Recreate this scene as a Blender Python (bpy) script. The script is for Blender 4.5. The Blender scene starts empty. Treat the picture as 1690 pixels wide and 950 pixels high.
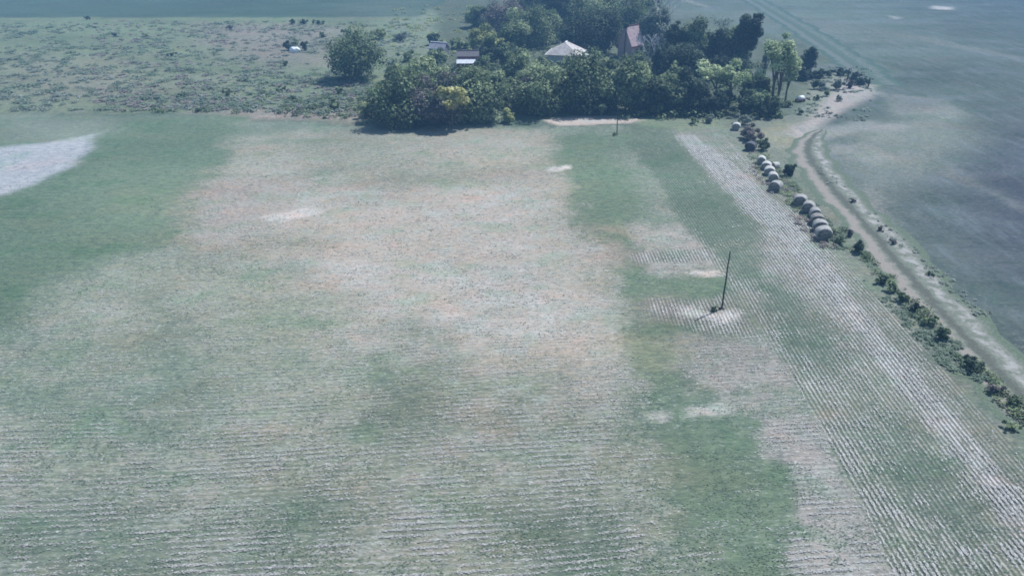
import bpy, bmesh, math, random
import numpy as np
from mathutils import Vector, Matrix
R = math.radians
S = bpy.context.scene
COL = S.collection

# ------------------------------------------------------------------ camera, sky, sun, exposure
CAM_H, PITCH, FPX = 32.0, R(28), 1200.0
cam_d = bpy.data.cameras.new('camera'); cam = bpy.data.objects.new('camera', cam_d); COL.objects.link(cam)
cam.location = (0, 0, CAM_H); cam.rotation_euler = (math.pi/2 - PITCH, 0, 0)
cam_d.sensor_width = 36; cam_d.lens = 36*FPX/1690; cam_d.clip_start = 0.5; cam_d.clip_end = 9000
S.camera = cam
SUN_AZ_VEC = Vector((0.80, 0.60)); SUN_EL = R(58)
world = bpy.data.worlds.new('World'); S.world = world; world.use_nodes = True
wn = world.node_tree; bg = wn.nodes['Background']
sky = wn.nodes.new('ShaderNodeTexSky'); sky.sky_type = 'NISHITA'; sky.sun_disc = False
sky.sun_elevation = SUN_EL; sky.sun_rotation = math.atan2(SUN_AZ_VEC.x, SUN_AZ_VEC.y)
sky.air_density = 1.3; sky.dust_density = 0.6; sky.ozone_density = 2.5
wn.links.new(sky.outputs[0], bg.inputs[0]); bg.inputs[1].default_value = 0.075
sun_d = bpy.data.lights.new('sun', 'SUN'); sun_d.energy = 4.0; sun_d.angle = R(0.5); sun_d.color = (1.0, 0.95, 0.88)
sun = bpy.data.objects.new('sun', sun_d); COL.objects.link(sun)
sd = Vector((SUN_AZ_VEC.x*math.cos(SUN_EL), SUN_AZ_VEC.y*math.cos(SUN_EL), math.sin(SUN_EL)))
sun.rotation_euler = sd.to_track_quat('Z', 'Y').to_euler(); sun.location = (60, 60, 90)
S.view_settings.view_transform = 'Standard'; S.view_settings.look = 'None'
S.view_settings.gamma = 1; S.view_settings.exposure = 0.40
S.view_settings.use_curve_mapping = False
S.view_settings.use_white_balance = True; S.view_settings.white_balance_temperature = 5700; S.view_settings.white_balance_tint = 9
S.render.engine = 'CYCLES'
S.cycles.use_denoising = True
S.cycles.pixel_filter_type = 'BLACKMAN_HARRIS'; S.cycles.filter_width = 1.7
S.cycles.volume_bounces = 1; S.cycles.max_bounces = 6
HAZE_DENSITY = 0.0008
HAZE_COLOR = (0.34, 0.62, 1.0)

# ------------------------------------------------------------------ helpers
def at(px, py, z=0.0):
    """photo pixel (1690 wide) -> point on the plane at height z"""
    x = (px-845)/FPX; y = -(py-475)/FPX
    d = Vector((x, math.cos(PITCH)+y*math.sin(PITCH), -math.sin(PITCH)+y*math.cos(PITCH)))
    t = (CAM_H-z)/-d.z
    return Vector((d.x*t, d.y*t, z))
def height_at(y, py):
    return CAM_H - y*math.tan(PITCH+math.atan((py-475)/FPX))
def scale_at(y, z=0):            # photo pixels per metre across
    return FPX/(y*math.cos(PITCH)+(CAM_H-z)*math.sin(PITCH))

def hash2(ix, iy, seed):
    n = (ix*374761393 + iy*668265263 + seed*1442695041) & 0xffffffff
    n = ((n ^ (n >> 13))*1274126177) & 0xffffffff
    return ((n ^ (n >> 16)) & 0xffff)/65535.0
def vnoise(x, y, seed=0):
    x = np.asarray(x, float); y = np.asarray(y, float)
    ix = np.floor(x).astype(np.int64); iy = np.floor(y).astype(np.int64)
    fx = x-ix; fy = y-iy; fx = fx*fx*(3-2*fx); fy = fy*fy*(3-2*fy)
    a = hash2(ix, iy, seed); b = hash2(ix+1, iy, seed); c = hash2(ix, iy+1, seed); d = hash2(ix+1, iy+1, seed)
    return (a*(1-fx)+b*fx)*(1-fy)+(c*(1-fx)+d*fx)*fy
def fbm(x, y, seed=0, octs=4):
    s = 0; a = 0.5; t = 0
    for o in range(octs):
        s = s+a*vnoise(x*2**o+17.3*o, y*2**o-9.1*o, seed+o); t += a; a *= 0.55
    return s/t
def sstep(e0, e1, v):
    t = np.clip((v-e0)/(e1-e0), 0, 1); return t*t*(3-2*t)

def tag(o, label=None, cat=None, group=None, kind=None):
    if label: o['label'] = label
    if cat: o['category'] = cat
    if group: o['group'] = group
    if kind: o['kind'] = kind
    return o
def empty(name, loc, rz=0, label=None, cat=None, group=None):
    o = bpy.data.objects.new(name, None); COL.objects.link(o)
    o.location = loc; o.rotation_euler = (0, 0, rz); o.empty_display_size = 0.3
    return tag(o, label, cat, group)
def obj(name, me, mat, parent=None, smooth=False):
    if isinstance(me, bmesh.types.BMesh):
        b = me; me = bpy.data.meshes.new(name); b.to_mesh(me); b.free()
    o = bpy.data.objects.new(name, me); COL.objects.link(o)
    if mat and not me.materials: me.materials.append(mat)
    if parent: o.parent = parent
    if smooth: me.polygons.foreach_set('use_smooth', [True]*len(me.polygons))
    return o
def box(bm, c, s, rot=None):
    m = Matrix.Translation(c) @ (rot.to_4x4() if rot else Matrix.Identity(4)) @ Matrix.Diagonal((*s, 1))
    return bmesh.ops.create_cube(bm, size=1, matrix=m)['verts']
def bbox(c, s, bev=0.02, rot=None):
    bm = bmesh.new(); box(bm, c, s, rot)
    if bev: bmesh.ops.bevel(bm, geom=bm.edges[:], offset=bev, segments=2, affect='EDGES')
    return bm
def tube(verts, faces, pts, rads, seg=7):
    pts = [Vector(p) for p in pts]; base0 = len(verts)
    for i, p in enumerate(pts):
        d = (pts[min(i+1, len(pts)-1)]-pts[max(i-1, 0)]).normalized()
        up = Vector((0, 0, 1)) if abs(d.z) < .95 else Vector((1, 0, 0))
        a = d.cross(up).normalized(); b = d.cross(a)
        for k in range(seg):
            t = 2*math.pi*k/seg
            verts.append(p+(a*math.cos(t)+b*math.sin(t))*rads[i])
    for i in range(len(pts)-1):
        for k in range(seg):
            k2 = (k+1) % seg
            faces.append((base0+i*seg+k, base0+i*seg+k2, base0+(i+1)*seg+k2, base0+(i+1)*seg+k))
    faces.append(tuple(base0+k for k in range(seg))[::-1])
    faces.append(tuple(base0+(len(pts)-1)*seg+k for k in range(seg)))
def mesh_pd(name, v, f):
    me = bpy.data.meshes.new(name); me.from_pydata([tuple(p) for p in v], [], f); me.update(); return me

# ------------------------------------------------------------------ materials
class NT:
    def __init__(s, name):
        s.m = bpy.data.materials.new(name); s.m.use_nodes = True; s.t = s.m.node_tree
        s.b = s.t.nodes['Principled BSDF']; s.out = s.t.nodes['Material Output']
        s.b.inputs['Specular IOR Level'].default_value = 0.2
    def n(s, typ, **kw):
        x = s.t.nodes.new(typ)
        for k, v in kw.items():
            if k.startswith('i_'): x.inputs[k[2:]].default_value = v
            else: setattr(x, k, v)
        return x
    def l(s, a, b): s.t.links.new(a, b)
    def math(s, op, a, b=None, c=None, clamp=False):
        x = s.t.nodes.new('ShaderNodeMath'); x.operation = op; x.use_clamp = clamp
        for i, v in enumerate((a, b, c)):
            if v is None: continue
            if isinstance(v, (int, float)): x.inputs[i].default_value = v
            else: s.l(v, x.inputs[i])
        return x.outputs[0]
    def mix(s, f, a, b, blend='MIX'):
        x = s.t.nodes.new('ShaderNodeMix'); x.data_type = 'RGBA'; x.blend_type = blend
        for i, v in ((0, f), (6, a), (7, b)):
            if isinstance(v, (int, float)): x.inputs[i].default_value = v
            elif isinstance(v, tuple): x.inputs[i].default_value = (*v, 1)
            else: s.l(v, x.inputs[i])
        return x.outputs[2]
    def noise(s, vec, scale, detail=3, rough=.55):
        x = s.t.nodes.new('ShaderNodeTexNoise'); x.inputs['Scale'].default_value = scale
        x.inputs['Detail'].default_value = detail; x.inputs['Roughness'].default_value = rough
        if vec is not None: s.l(vec, x.inputs['Vector'])
        return x.outputs['Fac']
    def step(s, v, lo, hi, o0=0., o1=1.):
        x = s.t.nodes.new('ShaderNodeMapRange'); x.interpolation_type = 'SMOOTHSTEP'
        s.l(v, x.inputs[0]); x.inputs[1].default_value = lo; x.inputs[2].default_value = hi
        x.inputs[3].default_value = o0; x.inputs[4].default_value = o1
        return x.outputs[0]
    def pos(s): return s.t.nodes.new('ShaderNodeNewGeometry').outputs['Position']
    def objco(s): return s.t.nodes.new('ShaderNodeTexCoord').outputs['Object']
    def attr(s, name, vec=False):
        x = s.t.nodes.new('ShaderNodeAttribute'); x.attribute_name = name
        return x.outputs['Color' if vec else 'Fac']
    def mapping(s, vec, scale=(1, 1, 1), rot=(0, 0, 0)):
        x = s.t.nodes.new('ShaderNodeMapping'); s.l(vec, x.inputs[0])
        x.inputs['Scale'].default_value = scale; x.inputs['Rotation'].default_value = rot
        return x.outputs[0]
    def bump(s, h, dist=.05, strength=1.):
        x = s.t.nodes.new('ShaderNodeBump'); x.inputs['Distance'].default_value = dist
        x.inputs['Strength'].default_value = strength
        s.l(h, x.inputs['Height']); s.l(x.outputs[0], s.b.inputs['Normal'])
    def base(s, c, rough=.8):
        if isinstance(c, tuple): s.b.inputs['Base Color'].default_value = (*c, 1)
        else: s.l(c, s.b.inputs['Base Color'])
        s.b.inputs['Roughness'].default_value = rough

_mats = {}
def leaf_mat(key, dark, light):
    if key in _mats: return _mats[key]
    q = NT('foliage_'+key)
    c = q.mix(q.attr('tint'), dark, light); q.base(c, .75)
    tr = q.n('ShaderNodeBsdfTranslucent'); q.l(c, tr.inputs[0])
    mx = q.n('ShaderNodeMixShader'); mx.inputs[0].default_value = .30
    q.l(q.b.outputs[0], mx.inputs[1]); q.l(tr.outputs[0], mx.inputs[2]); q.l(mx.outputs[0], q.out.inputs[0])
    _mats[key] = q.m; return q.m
LEAF = {
 'dark':   ((.035, .055, .026), (.25, .31, .15)),
 'mid':    ((.085, .12, .052), (.42, .48, .25)),
 'light':  ((.26, .33, .15), (.66, .72, .42)),
 'yellow': ((.46, .45, .17), (.86, .80, .42)),
 'lime':   ((.17, .21, .08), (.50, .52, .21)),
 'purple': ((.085, .078, .072), (.32, .27, .24)),
 'grey':   ((.15, .18, .14), (.36, .39, .31)),
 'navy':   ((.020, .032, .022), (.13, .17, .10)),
 'drygrass': ((.24, .21, .19), (.40, .335, .305)),
 'lowgreen': ((.13, .18, .12), (.26, .31, .21)),
}
def bark(key='bark', c0=(.06, .05, .04), c1=(.14, .12, .10)):
    if key in _mats: return _mats[key]
    q = NT(key); p = q.mapping(q.objco(), (4, 4, .8)); f = q.noise(p, 3, 4)
    q.base(q.mix(f, c0, c1), .9); q.bump(f, .03); _mats[key] = q.m; return q.m
def plain(key, c0, c1, scale=3, rough=.7, bump=0., stretch=(1, 1, 1)):
    if key in _mats: return _mats[key]
    q = NT(key); f = q.noise(q.mapping(q.objco(), stretch), scale, 5)
    q.base(q.mix(q.step(f, .3, .7), c0, c1), rough)
    if bump: q.bump(f, bump)
    _mats[key] = q.m; return q.m

# ------------------------------------------------------------------ ground sheet
def signed_in(poly, X, Y):
    """soft inside test: signed distance (positive inside) to a world polygon"""
    n = len(poly); d2 = np.full(X.shape, 1e18); ins = np.zeros(X.shape, bool)
    for i in range(n):
        ax, ay = poly[i]; bx, by = poly[(i+1) % n]
        ex, ey = bx-ax, by-ay; wx, wy = X-ax, Y-ay
        t = np.clip((wx*ex+wy*ey)/(ex*ex+ey*ey+1e-9), 0, 1)
        d2 = np.minimum(d2, (wx-ex*t)**2+(wy-ey*t)**2)
        c = ((ay > Y) != (by > Y)); with_ = (bx-ax)*(Y-ay)/np.where(by == ay, 1e-9, by-ay)+ax
        ins ^= c & (X < with_)
    return np.where(ins, 1, -1)*np.sqrt(d2)
def P(*pts): return [tuple(at(*p)[:2]) for p in pts]

ys = [-60., -20., 0., 12., 20.]
y = 22.
while y < 330: ys.append(y); y += .45+max(0, y-40)*.0065
ys += [345, 370, 410, 480, 600, 900, 1500, 3000, 6000]
xs = [-6000, -3000, -1500, -800, -450, -320]
x = -240.
while x < 240: xs.append(x); x += .55 + max(0, abs(x)-36)*.014
xs += [260, 320, 450, 800, 1500, 3000, 6000]
XX, YY = np.meshgrid(np.array(xs, float), np.array(ys, float)); nx, ny = len(xs), len(ys)
X, Y = XX.ravel(), YY.ravel()
wob = (fbm(X*.12, Y*.12, 3)-.5)*9; wob2 = (fbm(X*.12+50, Y*.12+9, 8)-.5)*9
wf = (fbm(X*.7, Y*.7, 13)-.5)*3.0+(fbm(X*1.9, Y*2.3, 14, 2)-.5)*1.6
Wx, Wy = X+wob*.6+wf, Y+wob2*.6+wf
colr = np.zeros((len(X), 3)); straw = np.zeros(len(X)); r1 = np.zeros(len(X)); r2 = np.zeros(len(X)); rough = np.zeros(len(X))
def paint(poly, soft=2., color=None, s=None, a=None, b=None, g=None, k=1., warp=1.):
    global straw, r1, r2, rough, colr
    m = sstep(-soft, soft, signed_in(poly, X*(1-warp)+Wx*warp, Y*(1-warp)+Wy*warp))*k
    if color is not None: colr = colr*(1-m[:, None])+np.array(color)*m[:, None]
    if s is not None: straw = straw*(1-m)+s*m
    if a is not None: r1 = r1*(1-m)+a*m
    if b is not None: r2 = r2*(1-m)+b*m
    if g is not None: rough = rough*(1-m)+g*m
GREEN, TEAL, DKGREEN = (.085, .145, .088), (.078, .138, .105), (.062, .112, .078)
colr[:] = (.078, .125, .095)
EDGE_X = 33.2
BIG = 5000
# far green crop beyond the scrub
paint([(-BIG, 239), (-20, 239), (60, 300), (60, BIG), (-BIG, BIG)], 1.5, (.052, .100, .068), 0, 0, 0, .1)
paint(P((600, 0), (760, 0), (780, 60), (640, 45), (540, 20)), 12, (.13, .16, .13), .55, 0, 0, .3, k=.8)
# scrub
paint([(-BIG, 124), (-56, 124), (-22, 116), (-8, 122), (-12, 150), (20, 200), (-15, 239), (-BIG, 239)], 1.2, (.115, .175, .090), .20, 0, 0, 1.)
paint(P((0, 90), (200, 100), (330, 150), (120, 172), (0, 170)), 14, (.16, .165, .12), .30, k=.7)
paint(P((330, 40), (560, 45), (540, 110), (400, 100), (330, 70)), 10, (.165, .155, .135), .42, k=.8)
paint(P((560, 165), (640, 160), (640, 195), (560, 195)), 4, (.27, .33, .11), .05, k=.95)
paint(P((420, 175), (600, 190), (600, 205), (300, 186)), 2, (.20, .165, .15), .5, k=.8)
paint(P((640, 20), (780, 10), (800, 90), (700, 110), (630, 90)), 8, (.13, .19, .12), .25, k=.9)
# main field
paint([(-BIG, 122.5), (-57, 122.5), (-22, 115), (34, 117), (35.5, 60), (36, -60), (-BIG, -60)], .7, (.125, .185, .13), .42, .45, 0, 0.)
# smooth green swath on the left
paint(P((-300, 195), (410, 190), (395, 260), (360, 330), (335, 395), (210, 410), (100, 455), (40, 540), (-300, 600)), 3.5, (.085, .15, .092), .05, .05, 0, 0)
paint(P((190, 270), (350, 300), (330, 390), (200, 400), (100, 380)), 6, (.115, .185, .115), .05, k=.8)
paint(P((0, 190), (200, 195), (160, 225), (0, 240)), 4, (.135, .185, .14), .12, k=.9)
# pale bare patch with hard edge
paint(P((-200, 262), (0, 243), (70, 236), (158, 221), (150, 247), (112, 278), (60, 303), (0, 324), (-200, 370)), 1.1, (.25, .30, .335), .0, 0, 0, 0, warp=.35)
# pale central stubble
paint(P((350, 290), (560, 280), (700, 225), (905, 225), (930, 330), (985, 400), (1010, 520), (1045, 560), (1000, 690), (900, 720), (640, 560), (400, 420), (330, 400)), 5, (.23, .235, .16), .68, .40, 0, 0)
paint(P((430, 300), (880, 310), (940, 430), (980, 560), (900, 640), (700, 590), (500, 460)), 6, (.32, .28, .21), .80, .30, 0)
paint(P((350, 285), (500, 285), (470, 350), (380, 400), (330, 390)), 4, (.22, .195, .17), .60, .2, k=.8)
paint(P((690, 230), (800, 232), (800, 252), (700, 252)), 4, (.27, .23, .18), .6, .2, k=.7)
paint(P((200, 420), (480, 430), (560, 520), (380, 600), (110, 560), (110, 470)), 4, (.18, .21, .145), .56, .3, k=.7)
paint(P((400, 620), (700, 560), (1040, 640), (1080, 800), (1030, 930), (620, 980), (300, 860)), 5, (.17, .20, .135), .58, .75, k=.8)
paint(P((-100, 730), (300, 740), (500, 900), (400, 1000), (-100, 1000)), 5, (.135, .175, .13), .50, .85, k=.8)
paint(P((395, 225), (560, 215), (905, 212), (915, 300), (700, 300), (360, 300)), 3, (.215, .225, .165), .56, .25, 0, 0, k=.8)
# darker green blotches
for poly, k_ in ((((420, 380), (560, 390), (560, 410), (430, 400)), .5), (((620, 600), (720, 640), (700, 720), (620, 700)), .8),
                 (((230, 480), (300, 520), (360, 640), (300, 620)), .7), (((0, 640), (330, 620), (380, 680), (200, 720), (0, 690)), .6),
                 (((480, 780), (640, 790), (620, 880), (420, 900)), .7), (((860, 600), (940, 610), (960, 660), (880, 650)), .5),
                 (((640, 520), (760, 570), (740, 600), (650, 560)), .6), (((840, 850), (1030, 840), (1040, 940), (900, 960)), .7),
                 (((420, 205), (600, 215), (700, 255), (880, 285), (600, 275), (420, 235)), .3), (((0, 810), (220, 830), (240, 950), (0, 960)), .6),
                 (((700, 690), (860, 680), (870, 720), (720, 720)), .5), (((480, 320), (520, 300), (900, 270), (890, 300)), .35)):
    paint(P(*poly), 2.5, (.085, .14, .10), .16, k=k_)
# green strip
paint(P((915, 222), (1085, 220), (1120, 300), (1200, 390), (1285, 450), (1260, 520), (1150, 560), (1155, 620), (1200, 670), (1110, 690), (1070, 650), (1040, 600), (1035, 500), (985, 400), (935, 320)), 1.8, (.10, .165, .10), .14, .15, 0, 0)
paint(P((1050, 365), (1165, 362), (1200, 440), (1060, 455)), 1.3, (.22, .215, .18), .72, .35, 0, 0)
paint(P((1020, 250), (1100, 250), (1150, 360), (1060, 370)), 3, (.16, .20, .15), .42, .2, k=.8)
paint(P((1110, 560), (1290, 545), (1330, 650), (1240, 680), (1150, 640)), 2, (.20, .205, .18), .60, .5, 0)
paint(P((1095, 690), (1225, 690), (1285, 790), (1310, 930), (1290, 1000), (1160, 1000), (1095, 800)), 1.4, (.092, .155, .096), .12, .2, 0, 0)
paint(P((1240, 690), (1370, 700), (1450, 900), (1470, 1000), (1320, 1000), (1280, 790)), .8, (.20, .205, .19), .62, .8, 0)
# headland rows parallel to the track
paint([(19.0, 114), (26, 116), (33.2, 114), (33.6, 20), (20.2, 20), (21.3, 36), (21.8, 50), (20.5, 62), (19.3, 76), (18.6, 100)], .5, (.15, .185, .13), .46, .1, .9, 0, warp=.2)
paint([(25.6, 111), (28.2, 111), (31.4, 90), (31.8, 72), (31.2, 20), (29.0, 20), (28.6, 70), (25.8, 95)], .45, (.22, .23, .205), .86, 0, 1.4, warp=.12)
paint([(22, 78), (27, 76), (29, 66), (29.5, 50), (24, 48), (22, 60)], 2, (.19, .20, .18), .5, 0, .95, warp=.6)
for pl in (((23, 62), (27, 58), (29, 50), (26, 44), (23, 50)), ((23, 40), (28.5, 42), (29.5, 30), (25, 26)), ((19, 112), (23.5, 112), (24.5, 80), (25, 66), (21, 64), (19, 90)), ((22, 52), (25, 50), (25, 46), (22, 46))):
    paint(list(pl), 1.2, (.078, .135, .098), None, None, .7, k=.6, warp=.9)
paint([(30.8, 60), (33.4, 60), (33.6, 20), (31.6, 20)], .6, (.13, .16, .12), .36, 0, .8, warp=.3)
paint([(17.8, 58), (20.8, 60), (20.6, 52), (16.5, 52), (12, 55), (12.5, 58)], 1, (.15, .17, .13), .45, 0, .8, warp=.3)
paint([(12, 67.5), (20.5, 69), (21.5, 66), (12, 65.5)], .8, (.2, .21, .18), .5, 0, .9, warp=.3)
# bright chaff patches
for poly in (((1160, 518), (1195, 514), (1222, 514), (1224, 527), (1190, 533), (1168, 527)), ((1112, 506), (1150, 505), (1178, 515), (1160, 521), (1118, 516)), ((1135, 674), (1200, 668), (1210, 680), (1160, 690), (1132, 688)),
             ((906, 278), (942, 272), (945, 277), (912, 284)), ((436, 356), (505, 343), (535, 350), (470, 364)), ((1075, 684), (1110, 682), (1108, 692), (1078, 692)),
             ((1130, 447), (1185, 448), (1188, 454), (1132, 453))):
    paint(P(*poly), .35, (.52, .50, .46), 1., .3, k=.95, warp=.3)
paint(P((895, 196), (960, 192), (1050, 193), (1080, 197), (1040, 203), (925, 207)), .6, (.48, .41, .36), .8, 0, 0, warp=.25)
paint(P((1060, 192), (1200, 196), (1215, 212), (1120, 210), (1050, 204)), 1., (.14, .20, .12), .2, 0, 0)
# grove floor
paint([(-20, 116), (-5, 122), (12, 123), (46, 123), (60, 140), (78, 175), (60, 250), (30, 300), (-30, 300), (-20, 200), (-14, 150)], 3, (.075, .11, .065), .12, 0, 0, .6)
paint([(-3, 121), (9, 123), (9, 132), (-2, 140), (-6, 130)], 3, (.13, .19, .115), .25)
paint(P((1255, 200), (1310, 190), (1340, 130), (1400, 120), (1440, 150), (1330, 210), (1300, 240), (1240, 215)), 2, (.15, .19, .13), .35, 0, 0, .8)
# verge, right field
paint([(33.4, 118), (46, 122), (50, 118), (44.5, 104), (43, 92), (40.8, 70), (39.6, 48), (39.4, -60), (33.6, -60), (33.5, 60)], .7, (.125, .165, .115), .30, 0, 0, .7, warp=.5)
paint([(37, 112), (46, 117), (44, 104), (41, 96)], 1.5, (.19, .21, .12), .3, k=.8)
paint([(33.6, 52), (36.4, 52), (37, -60), (33.8, -60)], .8, (.085, .13, .095), .15, k=.8)
paint([(41.8, 86), (44, 104), (50, 118), (74, 146), (84, 158), (74, 200), (60, 300), (60, BIG), (BIG, BIG), (BIG, -60), (40.6, -60), (41.0, 60)], .5, (.062, .098, .082), .06, 0, 0, .12, warp=.35)
paint([(60, 300), (66, 220), (80, 165), (110, 180), (140, 300), (150, BIG), (40, BIG)], 14, (.085, .135, .105), .1, k=.9)
paint([(46, 40), (52, 80), (66, 100), (100, 130), (260, 150), (400, 60), (200, -40), (50, -50)], 12, (.044, .054, .090), .03, k=.85)
paint([(120, 120), (200, 400), (BIG, 900), (BIG, 60), (200, 80)], 20, (.038, .072, .080), .03, k=.7)
paint([(44, 98), (56, 114), (78, 128), (70, 108), (55, 92), (44, 84)], 5, (.14, .18, .145), .38, k=.8)
paint([(86, 262), (108, 200), (96, 190), (70, 240)], 8, (.12, .15, .125), .2, k=.5)
paint(P((1400, 130), (1445, 140), (1452, 152), (1350, 205), (1325, 235), (1300, 222), (1340, 190)), 1.5, (.29, .27, .25), .5, 0, 0, .3, warp=.5)
paint(P((1535, 10), (1570, 12), (1572, 17), (1540, 15)), 1.2, (.38, .40, .40), .7, warp=.3)
paint(P((1470, 26), (1485, 29), (1480, 32)), 1.2, (.32, .34, .34), .6, warp=.3)
paint(P((1120, 0), (1135, 0), (1175, 12), (1165, 13)), 1.2, (.2, .22, .2), .4, warp=.2, k=.6)
# pinkish tussock rows on the far side of the track, reddish tints in the middle
for i in range(26):
    rr = random.Random(900+i); cx_, cy_ = rr.uniform(-24, 14), rr.uniform(36, 95)
    w_, d_ = rr.uniform(1.5, 5), rr.uniform(.8, 2.5)
    cc = rr.choice([(.25, .205, .175), (.22, .24, .14), (.09, .15, .10), (.09, .15, .11), (.24, .225, .20)])
    paint([(cx_-w_, cy_-d_*.4), (cx_, cy_-d_), (cx_+w_, cy_), (cx_+w_*.4, cy_+d_), (cx_-w_*.7, cy_+d_)], 2.2, cc, k=.55)
paint([(18.5, 116), (25.6, 116), (25.8, 104), (27.2, 88), (27.6, 76), (25, 62), (21.5, 62), (19, 78), (18.3, 100)], 1.0, (.088, .145, .094), .10, .05, .35, k=.85, warp=.45)
paint([(22.5, 60), (26.5, 62), (28, 54), (26, 47), (22.5, 50)], 1.4, (.09, .145, .095), .16, None, .5, k=.7, warp=.7)
paint([(25, 42), (28.5, 42), (29.8, 33), (27, 29), (24.5, 34)], 1.4, (.09, .14, .10), .18, None, .5, k=.7, warp=.8)
for pl, k_ in ((((1335, 212), (1430, 200), (1505, 208), (1500, 216), (1420, 218), (1345, 232)), .8), (((1345, 235), (1420, 238), (1480, 262), (1440, 270), (1365, 255)), .6),
               (((1400, 300), (1425, 300), (1500, 390), (1480, 392)), .5), (((1440, 150), (1560, 165), (1600, 190), (1480, 190)), .45), (((1560, 270), (1690, 340), (1690, 350), (1560, 285)), .4), (((1520, 60), (1690, 95), (1690, 102), (1520, 70)), .3)):
    paint(P(*pl), 1.6, (.20, .225, .20), .45, k=k_, warp=.8)
paint([(-BIG, 241), (-30, 241), (-20, 300), (-BIG, 400)], 2, (.045, .095, .070), 0, k=.8)
m_main = (X < EDGE_X) & (Y < 122)
straw = np.clip(straw + np.where(m_main, (fbm(X*.09, Y*.16, 21)-.5)*.38+(fbm(X*.4, Y*.75, 22)-.5)*.5, (fbm(X*.08, Y*.14, 23)-.5)*.5), 0, 1.2)
colr *= (1+(fbm(X*.06, Y*.1, 31)-.5)*.5)[:, None]

lum = colr.mean(1)[:, None]; colr = (lum*.28+colr*.72)*np.array([1.12, 1.0, .94])
verts = np.stack([X, Y, np.zeros_like(X)], 1)
idx = np.arange(nx*ny).reshape(ny, nx)
quads = np.stack([idx[:-1, :-1], idx[:-1, 1:], idx[1:, 1:], idx[1:, :-1]], -1).reshape(-1, 4)
def quick_mesh(name, v, q):
    me = bpy.data.meshes.new(name); k = q.shape[1]
    me.vertices.add(len(v)); me.vertices.foreach_set('co', v.astype(np.float32).ravel())
    me.loops.add(q.size); me.loops.foreach_set('vertex_index', q.astype(np.int32).ravel())
    me.polygons.add(len(q)); me.polygons.foreach_set('loop_start', np.arange(0, q.size, k, dtype=np.int32))
    me.update(calc_edges=True); return me
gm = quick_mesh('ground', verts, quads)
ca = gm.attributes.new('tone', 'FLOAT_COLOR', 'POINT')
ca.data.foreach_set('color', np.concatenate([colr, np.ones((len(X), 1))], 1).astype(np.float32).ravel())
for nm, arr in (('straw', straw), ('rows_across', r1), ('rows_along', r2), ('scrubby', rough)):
    a_ = gm.attributes.new(nm, 'FLOAT', 'POINT'); a_.data.foreach_set('value', arr.astype(np.float32))

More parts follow.
